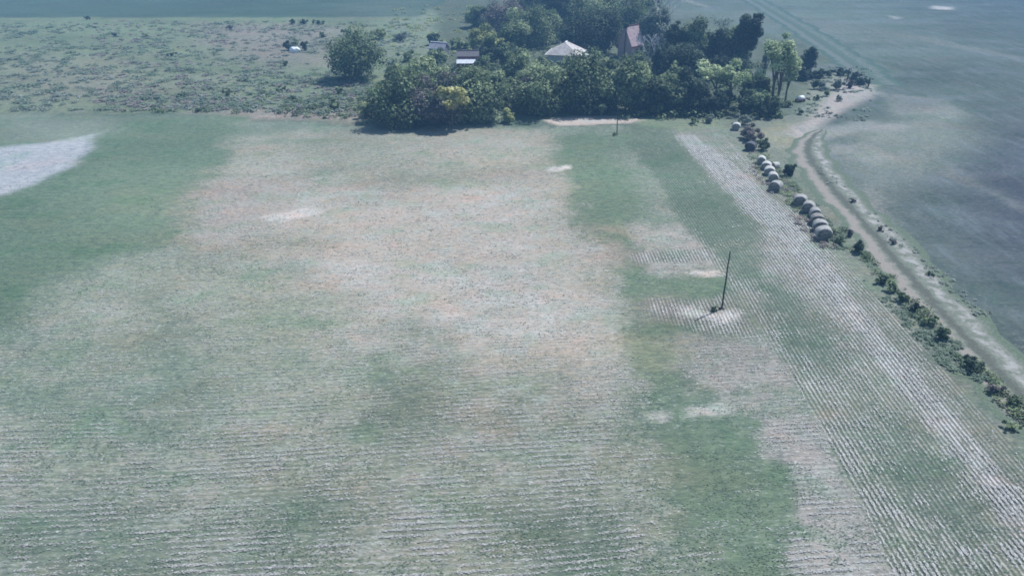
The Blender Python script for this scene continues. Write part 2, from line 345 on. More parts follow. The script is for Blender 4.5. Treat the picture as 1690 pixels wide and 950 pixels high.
def ground_material():
    q = NT('field_ground'); p = q.pos()
    sx = q.n('ShaderNodeSeparateXYZ'); q.l(p, sx.inputs[0]); px, py = sx.outputs[0], sx.outputs[1]
    tone = q.attr('tone', True); st = q.attr('straw'); ra = q.attr('rows_across'); rl = q.attr('rows_along'); ro = q.attr('scrubby')
    n_big = q.noise(p, .35, 4); n_mid = q.noise(q.mapping(p, (.8, 1.7, 1)), 1.1, 4, .6); n_fine = q.noise(q.mapping(p, (.45, 1.3, 1)), 6, 3, .65)
    # grass tone variation
    c = q.mix(q.step(n_mid, .3, .7), q.mix(1., tone, (.72, .76, .80), 'MULTIPLY'), q.mix(1., tone, (1.30, 1.26, 1.15), 'MULTIPLY'))
    c = q.mix(q.step(n_fine, .35, .75, 0, .55), c, q.mix(1., tone, (1.75, 1.65, 1.5), 'MULTIPLY'))
    pk = q.step(q.noise(q.mapping(p, (.5, 1, 1)), .16, 3, .5), .50, .66)
    c = q.mix(q.math('MULTIPLY', pk, .3), c, q.mix(1., c, (1.30, 1.04, 1.0), 'MULTIPLY'))
    far_r = q.step(px, 39, 44)
    stk = q.noise(q.mapping(p, (.55, .10, 1), (0, 0, R(8))), 1.0, 5, .65)
    stk2 = q.noise(q.mapping(p, (.05, .08, 1)), 1.0, 4, .6)
    wisp = q.math('MULTIPLY', far_r, q.math('ADD', q.math('MULTIPLY', q.step(stk, .48, .72), .55), q.math('MULTIPLY', q.step(stk2, .45, .7), .45)))
    c = q.mix(q.math('MULTIPLY', wisp, .75), c, (.17, .19, .19))
    c = q.mix(q.math('MULTIPLY', far_r, q.step(stk, .45, .25, 0, .5)), c, (.045, .070, .075))
    # rows across (along X, slightly tilted) and rows along Y
    wv = q.math('ADD', q.math('MULTIPLY', q.math('SINE', q.math('ADD', q.math('MULTIPLY', px, .13), q.math('MULTIPLY', py, .09))), .22), q.math('MULTIPLY', q.math('SINE', q.math('SUBTRACT', q.math('MULTIPLY', px, .21), q.math('MULTIPLY', py, .17))), .15))
    ua = q.math('ADD', q.math('ADD', py, q.math('MULTIPLY', px, -.085)), wv)
    sa = q.math('SINE', q.math('MULTIPLY', ua, 2*math.pi/.45))
    ul = q.math('ADD', q.math('ADD', px, q.math('MULTIPLY', wv, .35)), q.math('MULTIPLY', q.math('SINE', q.math('MULTIPLY', py, .05)), .6))
    cv = q.math('MAXIMUM', q.math('SUBTRACT', py, 50.), 0.); ul = q.math('ADD', ul, q.math('MULTIPLY', q.math('MULTIPLY', cv, cv), .0011))
    sl = q.math('SINE', q.math('MULTIPLY', ul, 2*math.pi/.33))
    n_mid2 = q.noise(q.mapping(p, (.35, .9, 1)), .55, 4, .6)
    # row brokenness
    ba = q.noise(q.mapping(p, (.8, 3.4, 1), (0, 0, R(-4.9))), 1.7, 5, .75); bl = q.noise(q.mapping(p, (4.2, .7, 1)), 1.1, 5, .72)
    ra = q.math('MULTIPLY', ra, q.step(n_mid2, .36, .62, .25, 1.))
    rowv_a = q.math('MULTIPLY', q.math('MULTIPLY', sa, .36), ra)
    rowv_l = q.math('MULTIPLY', q.math('MULTIPLY', sl, .80), rl)
    lr = q.noise(q.mapping(p, (.22, 2.2, 1), (0, 0, R(-4.9))), 1.0, 2, .5); ll = q.noise(q.mapping(p, (2.6, .10, 1)), 1.0, 2, .5)
    v = q.math('ADD', st, q.math('MULTIPLY', q.math('ADD', rowv_a, rowv_l), .62))
    v = q.math('ADD', v, q.math('MULTIPLY', q.math('SUBTRACT', ba, .5), 1.5))
    v = q.math('ADD', v, q.math('MULTIPLY', q.math('MULTIPLY', q.math('SUBTRACT', bl, .5), 1.6), rl))
    v = q.math('ADD', v, q.math('MULTIPLY', q.math('MULTIPLY', q.math('SUBTRACT', lr, .5), ra), 1.3))
    v = q.math('ADD', v, q.math('MULTIPLY', q.math('MULTIPLY', q.math('SUBTRACT', ll, .5), rl), 1.5))
    v = q.math('ADD', v, q.math('MULTIPLY', q.math('SUBTRACT', n_fine, .5), .9))
    v = q.math('ADD', v, q.math('MULTIPLY', q.math('SUBTRACT', n_big, .5), .55))
    cov = q.step(v, .30, 1.0)
    sc = q.mix(q.step(q.noise(p, .5, 3), .35, .65), (.40, .335, .275), (.35, .355, .29))
    sc = q.mix(q.math('MULTIPLY', q.step(v, .8, 1.4), .9), sc, (.60, .585, .55))
    c = q.mix(q.math('MULTIPLY', cov, .74), c, sc)
    # dark furrow between the rows
    dk = q.math('MULTIPLY', q.step(q.math('ADD', rowv_a, rowv_l), -.45, -.02, .42, 0.), q.step(n_mid, .3, .6))
    c = q.mix(dk, c, (.05, .075, .06))
    # short flecks of straw and dark clods, and patches of tint several metres wide
    fl = q.noise(q.mapping(p, (.6, 1.5, 1)), 3.3, 3, .8); fl2 = q.noise(q.mapping(p, (.7, 1.3, 1)), 1.7, 4, .75)
    amt = q.step(st, -.05, .5, .22, 1.)
    c = q.mix(q.math('MULTIPLY', q.step(fl, .54, .72), q.math('MULTIPLY', amt, .75)), c, (.56, .55, .51))
    c = q.mix(q.math('MULTIPLY', q.step(fl, .46, .30), q.math('MULTIPLY', amt, .50)), c, (.075, .105, .080))
    c = q.mix(q.math('MULTIPLY', q.step(fl2, .47, .33), q.math('MULTIPLY', amt, .45)), c, (.095, .135, .10))
    t1 = q.noise(q.mapping(p, (.7, 1.0, 1)), .21, 5, .62)
    c = q.mix(q.math('MULTIPLY', q.step(t1, .53, .64), .60), c, q.mix(1., c, (.74, .90, .78), 'MULTIPLY'))
    c = q.mix(q.math('MULTIPLY', q.math('MULTIPLY', q.step(t1, .45, .36), q.math('MULTIPLY', amt, q.math('SUBTRACT', 1., far_r))), .60), c, q.mix(1., c, (1.14, 1.0, .97), 'MULTIPLY'))
    # scrub speckle
    sp = q.step(q.noise(p, .9, 4, .6), .56, .68); c = q.mix(q.math('MULTIPLY', q.math('MULTIPLY', sp, ro), .5), c, (.06, .095, .06))
    sp2 = q.step(q.noise(q.mapping(p, (.6, 1.3, 1)), .55, 3, .6), .55, .7); c = q.mix(q.math('MULTIPLY', q.math('MULTIPLY', sp2, ro), .6), c, (.27, .225, .215))
    q.base(c, .95); q.b.inputs['Specular IOR Level'].default_value = .05
    h = q.math('ADD', q.math('MULTIPLY', n_fine, .7), q.math('ADD', q.math('MULTIPLY', q.math('ADD', rowv_a, rowv_l), .5), q.math('MULTIPLY', n_mid, .6)))
    q.bump(h, .10, .8)
    return q.m
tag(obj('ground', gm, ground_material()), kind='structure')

# ------------------------------------------------------------------ track
def catmull(pts, n=10):
    out = []; P_ = [pts[0]]+list(pts)+[pts[-1]]
    for i in range(1, len(P_)-2):
        for k in range(n):
            t = k/n; a, b, c, d = (Vector(p) for p in P_[i-1:i+3])
            out.append(.5*((2*b)+(c-a)*t+(2*a-5*b+4*c-d)*t*t+(3*b-a-3*c+d)*t**3))
    out.append(Vector(P_[-2])); return out
def strip(name, pts, width, mat, z=.004, ncross=14, seed=1, taper=0):
    line = catmull(pts, 14); V = []; A = []; B = []; s = 0
    for i, p in enumerate(line):
        d = (line[min(i+1, len(line)-1)]-line[max(i-1, 0)]).normalized(); nrm = Vector((d.y, -d.x))
        if i: s += (p-line[i-1]).length
        wd = 1 if not taper else min(1, .12+(len(line)-1-i)/taper)
        for k in range(ncross+1):
            t = (k/ncross-.5)*2
            j = (float(vnoise(s*.5, (t > 0)*7, seed))-.5)*.45*abs(t)
            V.append((p.x+nrm.x*(t+j)*width/2*wd, p.y+nrm.y*(t+j)*width/2*wd, z)); A.append(t); B.append(s)
    n = ncross+1; F_ = [(i*n+k, i*n+k+1, (i+1)*n+k+1, (i+1)*n+k) for i in range(len(line)-1) for k in range(ncross)]
    me = mesh_pd(name, V, F_)
    for nm, arr in (('cross', A), ('along', B)):
        at_ = me.attributes.new(nm, 'FLOAT', 'POINT'); at_.data.foreach_set('value', arr)
    o = obj(name, me, mat); tag(o, kind='structure'); return o
def track_material(name, rut_l, rut_r, mid, edge, dark=.5):
    q = NT(name); p = q.pos(); t = q.attr('cross'); n1 = q.noise(p, .9, 4, .6); n2 = q.noise(p, 4.5, 4, .65)
    tt = q.math('ADD', t, q.math('MULTIPLY', q.math('SUBTRACT', n1, .5), .55))
    L = q.math('SUBTRACT', 1., q.step(q.math('ABSOLUTE', q.math('ADD', tt, .48)), .08, .26))
    Rr = q.math('SUBTRACT', 1., q.step(q.math('ABSOLUTE', q.math('SUBTRACT', tt, .44)), .08, .30))
    DK = q.math('SUBTRACT', 1., q.step(q.math('ABSOLUTE', q.math('ADD', tt, .08)), .05, .22))
    E_ = q.step(q.math('ABSOLUTE', tt), .62, .88)
    c = q.mix(q.step(n2, .3, .7), tuple(v*.8 for v in mid), tuple(v*1.2 for v in mid))
    c = q.mix(q.math('MULTIPLY', L, .9), c, q.mix(n2, tuple(v*.75 for v in rut_l), tuple(v*1.25 for v in rut_l)))
    c = q.mix(q.math('MULTIPLY', DK, dark), c, (.055, .052, .045))
    c = q.mix(q.math('MULTIPLY', q.math('MULTIPLY', Rr, q.step(n1, .38, .62)), .9), c, q.mix(n2, tuple(v*.7 for v in rut_r), tuple(v*1.25 for v in rut_r)))
    c = q.mix(E_, c, q.mix(q.step(n2, .3, .7), tuple(v*.8 for v in edge), tuple(v*1.3 for v in edge)))
    q.base(c, .95); q.b.inputs['Specular IOR Level'].default_value = .05; q.bump(q.math('ADD', n2, q.math('MULTIPLY', n1, .6)), .07, .8); return q.m
TM = track_material('track_dirt', (.30, .26, .215), (.38, .355, .315), (.175, .185, .14), (.125, .15, .10))
strip('track', [(37.6, -50), (37.5, 20), (37.5, 38), (37.8, 48), (38.3, 57), (39.2, 68), (40.2, 80), (41.3, 92), (42.8, 101), (45.5, 108), (49.5, 114)], 6.2, TM, taper=26)
TM2 = track_material('far_track_dirt', (.155, .17, .145), (.18, .19, .165), (.105, .14, .105), (.08, .115, .09), .1)
strip('track', [at(1452, 140)[:2], at(1420, 112)[:2], at(1380, 85)[:2], at(1330, 52)[:2], at(1285, 25)[:2], at(1240, -2)[:2], at(1190, -30)[:2]], 9, TM2, seed=4)

# ------------------------------------------------------------------ haze
hb = bmesh.new(); box(hb, (0, 150, 24.5), (760, 520, 51)); hz = NT('haze_air')
hz.t.nodes.remove(hz.b); pv = hz.n('ShaderNodeVolumePrincipled')
pv.inputs['Color'].default_value = (*HAZE_COLOR, 1); pv.inputs['Density'].default_value = HAZE_DENSITY
hz.l(pv.outputs[0], hz.out.inputs['Volume'])
tag(obj('haze', hb, hz.m), kind='stuff')

# ------------------------------------------------------------------ trees
def leaves_mesh(name, rng, lobes, n, leaf, flat=.55):
    """many small leaf-clump faces spread over and inside the lobes (cx,cy,cz,r,tint)"""
    L = np.array(lobes); w = L[:, 3]**2; w /= w.sum()
    k = rng.choice(len(L), n, p=w); d = rng.normal(size=(n, 3)); d[:, 2] = d[:, 2]*.9+.25
    d /= np.linalg.norm(d, axis=1)[:, None]
    rad = L[k, 3]*np.clip(rng.normal(.92, .13, n), .3, 1.25); inner = rng.random(n) < .22; rad[inner] *= rng.random(inner.sum())
    c = L[k, :3]+d*rad[:, None]*np.array([1, 1, .85])
    keep = c[:, 2] > .12; c, d, k = c[keep], d[keep], k[keep]; n = len(c)
    nr = d*.75+np.array([.10, 0, .75])+rng.normal(size=(n, 3))*flat*.8; nr /= np.linalg.norm(nr, axis=1)[:, None]
    a = np.cross(nr, rng.normal(size=(n, 3))); a /= np.linalg.norm(a, axis=1)[:, None]; b = np.cross(nr, a)
    s = (leaf*(.55+rng.random(n)*.9)/2)[:, None]; s2 = s*(.55+rng.random(n)*.45)[:, None]
    bend = nr*s*.3
    v = np.stack([c-a*s-bend, c-b*s2, c+a*s-bend, c+b*s2], 1).reshape(-1, 3)
    me = quick_mesh(name, v, np.arange(4*n).reshape(n, 4))
    t = np.clip(L[k, 4]+rng.normal(0, .18, n), 0, 1)
    at_ = me.attributes.new('tint', 'FLOAT', 'FACE'); at_.data.foreach_set('value', t.astype(np.float32))
    return me
def crown_lobes(rng, w, d, z0, z1, nl, shape='round'):
    out = []
    R_ = w/2; hz_ = (z1-z0)/2; zc = (z0+z1)/2
    for i in range(nl):
        while True:
            p = rng.uniform(-1, 1, 3)
            if .25 < np.linalg.norm(p) < 1: break
        p = p/np.linalg.norm(p)*rng.uniform(.40, .90)
        if shape == 'cone': f = .25+.75*(1-(p[2]+1)/2); p[0] *= f; p[1] *= f
        if shape == 'dome' and p[2] < 0: p[2] *= .45
        r = min(R_, hz_)*rng.uniform(.17, .46)
        if shape == 'cone': r *= .55+.45*(1-(p[2]+1)/2)
        out.append((p[0]*R_, p[1]*d/2, zc+p[2]*hz_, r, float(np.clip(rng.uniform(-.1, 1.0), 0, 1))))
    out.append((0, 0, zc, min(R_, hz_)*.62, .3)); out.append((0, 0, zc-.35*hz_, min(R_, hz_)*.6, .25))
    return out
N_TREE = [0]
def b_in_shrub(name): return name in ('shrub', 'hedge_bush')
def tree(name, label, cat, px, base, top, w_px, style, shape='round', low=.02, leaf=.42, group=None, nl=None, trunk_px=None, dens=1., lean=0, trunks=1, barkkey='bark', back=.32):
    N_TREE[0] += 1; rng = np.random.default_rng(1000+N_TREE[0])
    w_px *= 1.1 if b_in_shrub(name) else 1.22; g = at(px, base); w = w_px/scale_at(g.y, 2); g = Vector((g.x*(g.y+w*back)/g.y, g.y+w*back, 0))
    h = max(.4, height_at(g.y, top)); w = w_px/scale_at(g.y, h*.5)
    # keep the crown centre on its pixel column
    depth = g.y*math.cos(PITCH)+(CAM_H-h*.55)*math.sin(PITCH); g.x = (px-845)/FPX*depth
    root = empty(name, g, 0, label, cat, group)
    nl = nl or int(20+min(34, w*h*.30))
    if name == 'broadleaf_tree' and low < .1: low = -.10
    lobes = crown_lobes(rng, w, w*.95, h*low, h*.99, nl, shape)
    lobes = [(a+lean*c/h, b, c, r, t) for a, b, c, r, t in lobes]
    area = sum(4*math.pi*l[3]**2 for l in lobes)
    n = int(min(9000, max(90, dens*1.25*area/(leaf*leaf*.42))))
    dk, lt = LEAF[style]
    obj('crown', leaves_mesh('crown', rng, lobes, n, leaf), leaf_mat(style, dk, lt), root)
    V, F_ = [], []; tr = max(.03, h*.022)
    for t in range(trunks):
        ox = (t-(trunks-1)/2)*w*.28
        top_p = Vector((lean*.6+ox*.6, 0, h*.72))
        tube(V, F_, [(ox*.4, 0, -.05), (ox*.7+lean*.15, rng.uniform(-.1, .1)*w*.3, h*.3), top_p], [tr, tr*.75, tr*.35])
        for i in range(min(7, len(lobes)-2)):
            l = lobes[(i*3+t) % (len(lobes)-2)]; z = h*rng.uniform(.22, .5)
            tube(V, F_, [(ox*.6, 0, z), ((ox*.6+l[0])*.5, l[1]*.45, (z+l[2])*.5+.04*h), (l[0], l[1], l[2])], [tr*.5, tr*.35, tr*.12], 5)
    obj('trunk', mesh_pd('trunk', V, F_), bark() if barkkey == 'bark' else bark(barkkey, (.30, .28, .27), (.48, .46, .45)), root)
    return root

GT = 'trees of the farmstead grove'
T = [ # name, label, px, base, top, width, style, kwargs
 ('broadleaf_tree', 'dark round tree standing alone in the scrub left of the grove', 587, 138, 48, 84, 'dark', {}),
 ('broadleaf_tree', 'dark spreading tree at the left end of the front thicket by the field edge', 663, 214, 112, 104, 'dark', {}),
 ('broadleaf_tree', 'dark tree with purplish lower foliage in the middle of the front thicket', 722, 212, 120, 74, 'purple', {'low': .05}),
 ('broadleaf_tree', 'dark bushy tree at the right end of the front thicket', 787, 207, 112, 84, 'mid', {}),
 ('broadleaf_tree', 'small tree with bright yellow crown in the front thicket', 745, 211, 137, 42, 'yellow', {'leaf': .5, 'low': .42, 'back': -.12, 'dens': 1.1}),
 ('broadleaf_tree', 'mid green tree behind the thicket, below the small grey shed', 707, 175, 88, 62, 'mid', {}),
 ('broadleaf_tree', 'soft green tree between the yellow tree and the white veranda roof', 768, 175, 112, 66, 'mid', {'back': .4}),
 ('broadleaf_tree', 'domed green tree left of the tan roof', 858, 152, 76, 62, 'mid', {'shape': 'dome'}),
 ('broadleaf_tree', 'mottled green and purple tree at the left end of the front row', 888, 194, 104, 88, 'mid', {}),
 ('broadleaf_tree', 'purplish bushy tree under the domed tree, front row', 872, 186, 128, 48, 'purple', {}),
 ('broadleaf_tree', 'broad dark green tree in the front row below the tan roof', 965, 190, 84, 84, 'dark', {}),
 ('broadleaf_tree', 'upright green tree in the front row below the pink roof', 1035, 190, 94, 66, 'mid', {'low': .1}),
 ('broadleaf_tree', 'tall dark tree in the front row right of the upright green tree', 1085, 190, 108, 58, 'dark', {}),
 ('broadleaf_tree', 'dark tree half hidden at the left of the pale feathery tree', 1135, 190, 115, 58, 'navy', {}),
 ('broadleaf_tree', 'pale green feathery tree with visible curved limbs, front right of the grove', 1196, 184, 97, 106, 'light', {'shape': 'dome', 'low': .38, 'dens': .55, 'leaf': .42, 'trunks': 2, 'nl': 26}),
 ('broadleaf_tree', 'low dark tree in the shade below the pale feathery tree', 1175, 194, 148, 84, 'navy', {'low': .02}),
 ('broadleaf_tree', 'low dull green tree right of the pale feathery tree', 1243, 192, 143, 62, 'dark', {'low': .02}),
 ('broadleaf_tree', 'dull green bushy tree at the foot of the tall slender tree', 1272, 197, 157, 56, 'dark', {'low': .02}),
 ('slender_tree', 'tall slender pale green tree with two thin leaning trunks, right edge of the grove', 1288, 180, 50, 48, 'light', {'low': .48, 'dens': .62, 'trunks': 2, 'nl': 20}),
 ('slender_tree', 'light green slender tree just right of the tallest slender tree', 1303, 174, 90, 36, 'light', {'low': .42, 'dens': .55, 'nl': 12}),
 ('slender_tree', 'small thin tree with a flat little crown left of the tall slender tree', 1262, 152, 84, 20, 'grey', {'low': .72, 'dens': .8, 'nl': 8}),
 ('conifer_tree', 'tall dark narrow tree with a tufted top rising above the right of the grove', 1236, 128, 14, 36, 'navy', {'low': .3, 'lean': 0, 'dens': .9}),
 ('broadleaf_tree', 'dark tree with a pointed top left of the tall narrow tree', 1116, 122, 20, 52, 'navy', {'shape': 'cone'}),
 ('broadleaf_tree', 'dark green tree with a tufted top right of the pointed dark tree', 1150, 124, 30, 54, 'dark', {}),
 ('broadleaf_tree', 'dark tree behind the pale feathery tree', 1183, 124, 46, 48, 'navy', {}),
 ('broadleaf_tree', 'grey green tree at the foot of the tall narrow tree', 1214, 126, 40, 46, 'dark', {}),
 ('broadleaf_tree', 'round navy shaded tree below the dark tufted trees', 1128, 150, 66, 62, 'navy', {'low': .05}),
 ('broadleaf_tree', 'small light green tree in the shade between the front row and the pale trunks', 1112, 160, 98, 30, 'mid', {}),
 ('broadleaf_tree', 'very dark tree directly behind the tan roof', 958, 96, 12, 68, 'navy', {}),
 ('broadleaf_tree', 'very dark tree between the tan roof and the pink roof', 998, 92, 8, 54, 'navy', {}),
 ('broadleaf_tree', 'dark green tree behind the pink roof', 1048, 62, -14, 58, 'dark', {}),
 ('broadleaf_tree', 'grey green tree right of the pink roof', 1085, 92, 0, 44, 'grey', {'dens': .6}),
 ('broadleaf_tree', 'green tree at the top of the picture above the very dark trees', 985, 58, -30, 78, 'mid', {}),
 ('broadleaf_tree', 'wide green tree at the back left of the tan roof', 872, 84, 6, 84, 'mid', {}),
 ('broadleaf_tree', 'green tree with brownish top at the back left corner of the grove', 830, 62, -4, 60, 'purple', {}),
 ('broadleaf_tree', 'dark blue green tree behind the wide green tree', 912, 46, -22, 48, 'navy', {}),
 ('broadleaf_tree', 'dark green tree crossing the top edge of the picture, above the back left corner', 870, 36, -30, 60, 'dark', {}),
 ('broadleaf_tree', 'light yellowish green tree above the white veranda roof', 797, 90, 43, 46, 'lime', {}),
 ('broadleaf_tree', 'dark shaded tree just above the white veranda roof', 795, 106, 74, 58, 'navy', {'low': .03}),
 ('broadleaf_tree', 'dark tree between the yellowish green tree and the domed tree', 838, 112, 66, 42, 'dark', {}),
 ('broadleaf_tree', 'small dark tree behind the little grey shed', 715, 76, 52, 17, 'dark', {}),
 ('broadleaf_tree', 'low green tree between the grey shed and the yellowish green tree', 752, 84, 60, 52, 'mid', {'low': .02}),
 ('broadleaf_tree', 'small dark tree at the left back edge of the grove', 778, 38, 20, 26, 'dark', {}),
 ('broadleaf_tree', 'small grey green tree beside the tan roof, under its eave', 935, 122, 94, 46, 'mid', {}),
 ('broadleaf_tree', 'round dark tree standing apart at the right of the slender trees', 1334, 124, 75, 26, 'navy', {'low': .05}),
 ('conifer_tree', 'dark narrow tree with bare thin trunk standing before the pink roof', 1032, 96, 34, 12, 'navy', {'low': .78, 'nl': 6}),
 ('broadleaf_tree', 'rounded green tree filling the gap between the domed tree and the tan roof', 893, 142, 92, 44, 'mid', {}),
 ('broadleaf_tree', 'dull green tree just left of the broad dark front row tree', 925, 176, 112, 46, 'dark', {}),
 ('broadleaf_tree', 'green tree peeping between the two front row trees below the farmhouse and cottage', 1002, 172, 98, 44, 'mid', {}),
 ('broadleaf_tree', 'dark tree filling the shade left of the pale forked trunks', 1058, 150, 96, 40, 'navy', {'low': .03}),
 ('broadleaf_tree', 'light topped green tree at the right of the tall dark front tree', 1108, 184, 112, 36, 'mid', {}),
 ('broadleaf_tree', 'green tree at the very top edge, left of the leafless limbs', 1012, 30, -34, 56, 'mid', {}),
 ('broadleaf_tree', 'green tree at the very top edge, right of the leafless limbs', 1072, 40, -30, 46, 'mid', {}),
 ('broadleaf_tree', 'dark tree at the very top edge, above the tan roof', 940, 44, -30, 56, 'dark', {}),
 ('broadleaf_tree', 'green tree behind the farmhouse, at the left of the very dark trees', 905, 74, 16, 44, 'mid', {}),
 ('broadleaf_tree', 'mid green tree left of the wide green tree at the back', 846, 92, 30, 44, 'mid', {}),
 ('broadleaf_tree', 'dark tree left of the dark tufted tree, behind the pale trunks', 1098, 132, 60, 36, 'navy', {}),
 ('broadleaf_tree', 'dark round tree at the foot of the narrow tall tree, below the white tanks', 1200, 134, 74, 52, 'navy', {'low': .03}),
 ('broadleaf_tree', 'green tree between the dark thicket trees, above their shaded bases', 690, 196, 122, 56, 'mid', {}),
 ('broadleaf_tree', 'light green tree behind the thicket on its right shoulder', 812, 178, 116, 48, 'mid', {}),
 ('broadleaf_tree', 'green tree behind the thicket on its left shoulder', 655, 176, 108, 46, 'mid', {}),
 ('broadleaf_tree', 'dusky tree under the light slender trees', 1250, 168, 118, 40, 'dark', {'low': .03}),
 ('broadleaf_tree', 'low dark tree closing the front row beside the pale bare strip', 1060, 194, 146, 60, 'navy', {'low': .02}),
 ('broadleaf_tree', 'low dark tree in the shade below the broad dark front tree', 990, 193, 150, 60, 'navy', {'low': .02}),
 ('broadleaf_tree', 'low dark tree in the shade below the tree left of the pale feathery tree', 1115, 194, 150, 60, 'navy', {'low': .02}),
 ('broadleaf_tree', 'green tree covering the lower left of the little grey shed', 722, 108, 78, 40, 'mid', {}),
 ('broadleaf_tree', 'dark green tree hiding the right half of the red shed', 796, 128, 92, 34, 'dark', {}),
 ('broadleaf_tree', 'green tree hiding the foot of the steep pinkish cottage', 1052, 128, 84, 40, 'mid', {}),
 ('broadleaf_tree', 'yellowish green young tree in the front thicket, left of the yellow tree', 700, 206, 152, 34, 'lime', {'low': .3, 'dens': .7}),
 ('broadleaf_tree', 'pale reddish brown tree among the front row, under the tan roof', 930, 182, 134, 34, 'purple', {}),
 ('broadleaf_tree', 'light green crown between the wide green tree and the domed tree', 815, 100, 56, 38, 'lime', {}),
 ('broadleaf_tree', 'mid green tree at the top edge, left of the brownish topped tree', 790, 48, 4, 44, 'mid', {}),
]
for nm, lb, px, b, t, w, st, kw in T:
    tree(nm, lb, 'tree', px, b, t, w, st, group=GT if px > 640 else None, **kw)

# bare, pale-limbed trees
def bare_tree(label, px, base, top, spread, seed, leafy=True):
    rng = random.Random(seed); g = at(px, base); h = height_at(g.y, top)
    depth = g.y*math.cos(PITCH)+(CAM_H-h*.5)*math.sin(PITCH); g.x = (px-845)/FPX*depth
    root = empty('bare_tree', g, 0, label, 'tree', None); V, F_ = [], []
    W = spread/scale_at(g.y, h)
    def grow(p, d, r, L, lev):
        q1 = p+d*L*.5+Vector((rng.uniform(-1, 1), rng.uniform(-1, 1), 0))*L*.08; q2 = p+d*L
        tube(V, F_, [p, q1, q2], [r, r*.8, r*.6], 6)
        if lev < 4:
            for i in range(3 if lev < 2 else 2):
                a = rng.uniform(0, 6.28); nd = (d+Vector((math.cos(a), math.sin(a), rng.uniform(-.1, .4)))*.62).normalized()
                grow(q2, nd, r*.6, L*.68, lev+1)
    for s in (-1, 1): grow(Vector((s*.25, 0, -.05)), Vector((s*.16, 0, 1)).normalized(), .22, h*.42, 0)
    obj('trunk', mesh_pd('trunk', V, F_), bark('pale_bark', (.42, .39, .38), (.66, .62, .60)), root)
    return root
bare_tree('leafless tree with pale forked trunks to the right of the pink roof', 1076, 112, 58, 30, 5)
bare_tree('leafless tree with pale limbs at the top edge behind the pink roof', 1040, 52, -25, 44, 8)
bare_tree('leafless pale tree at the back of the grove, left of the pointed dark tree', 1092, 66, -12, 30, 11)

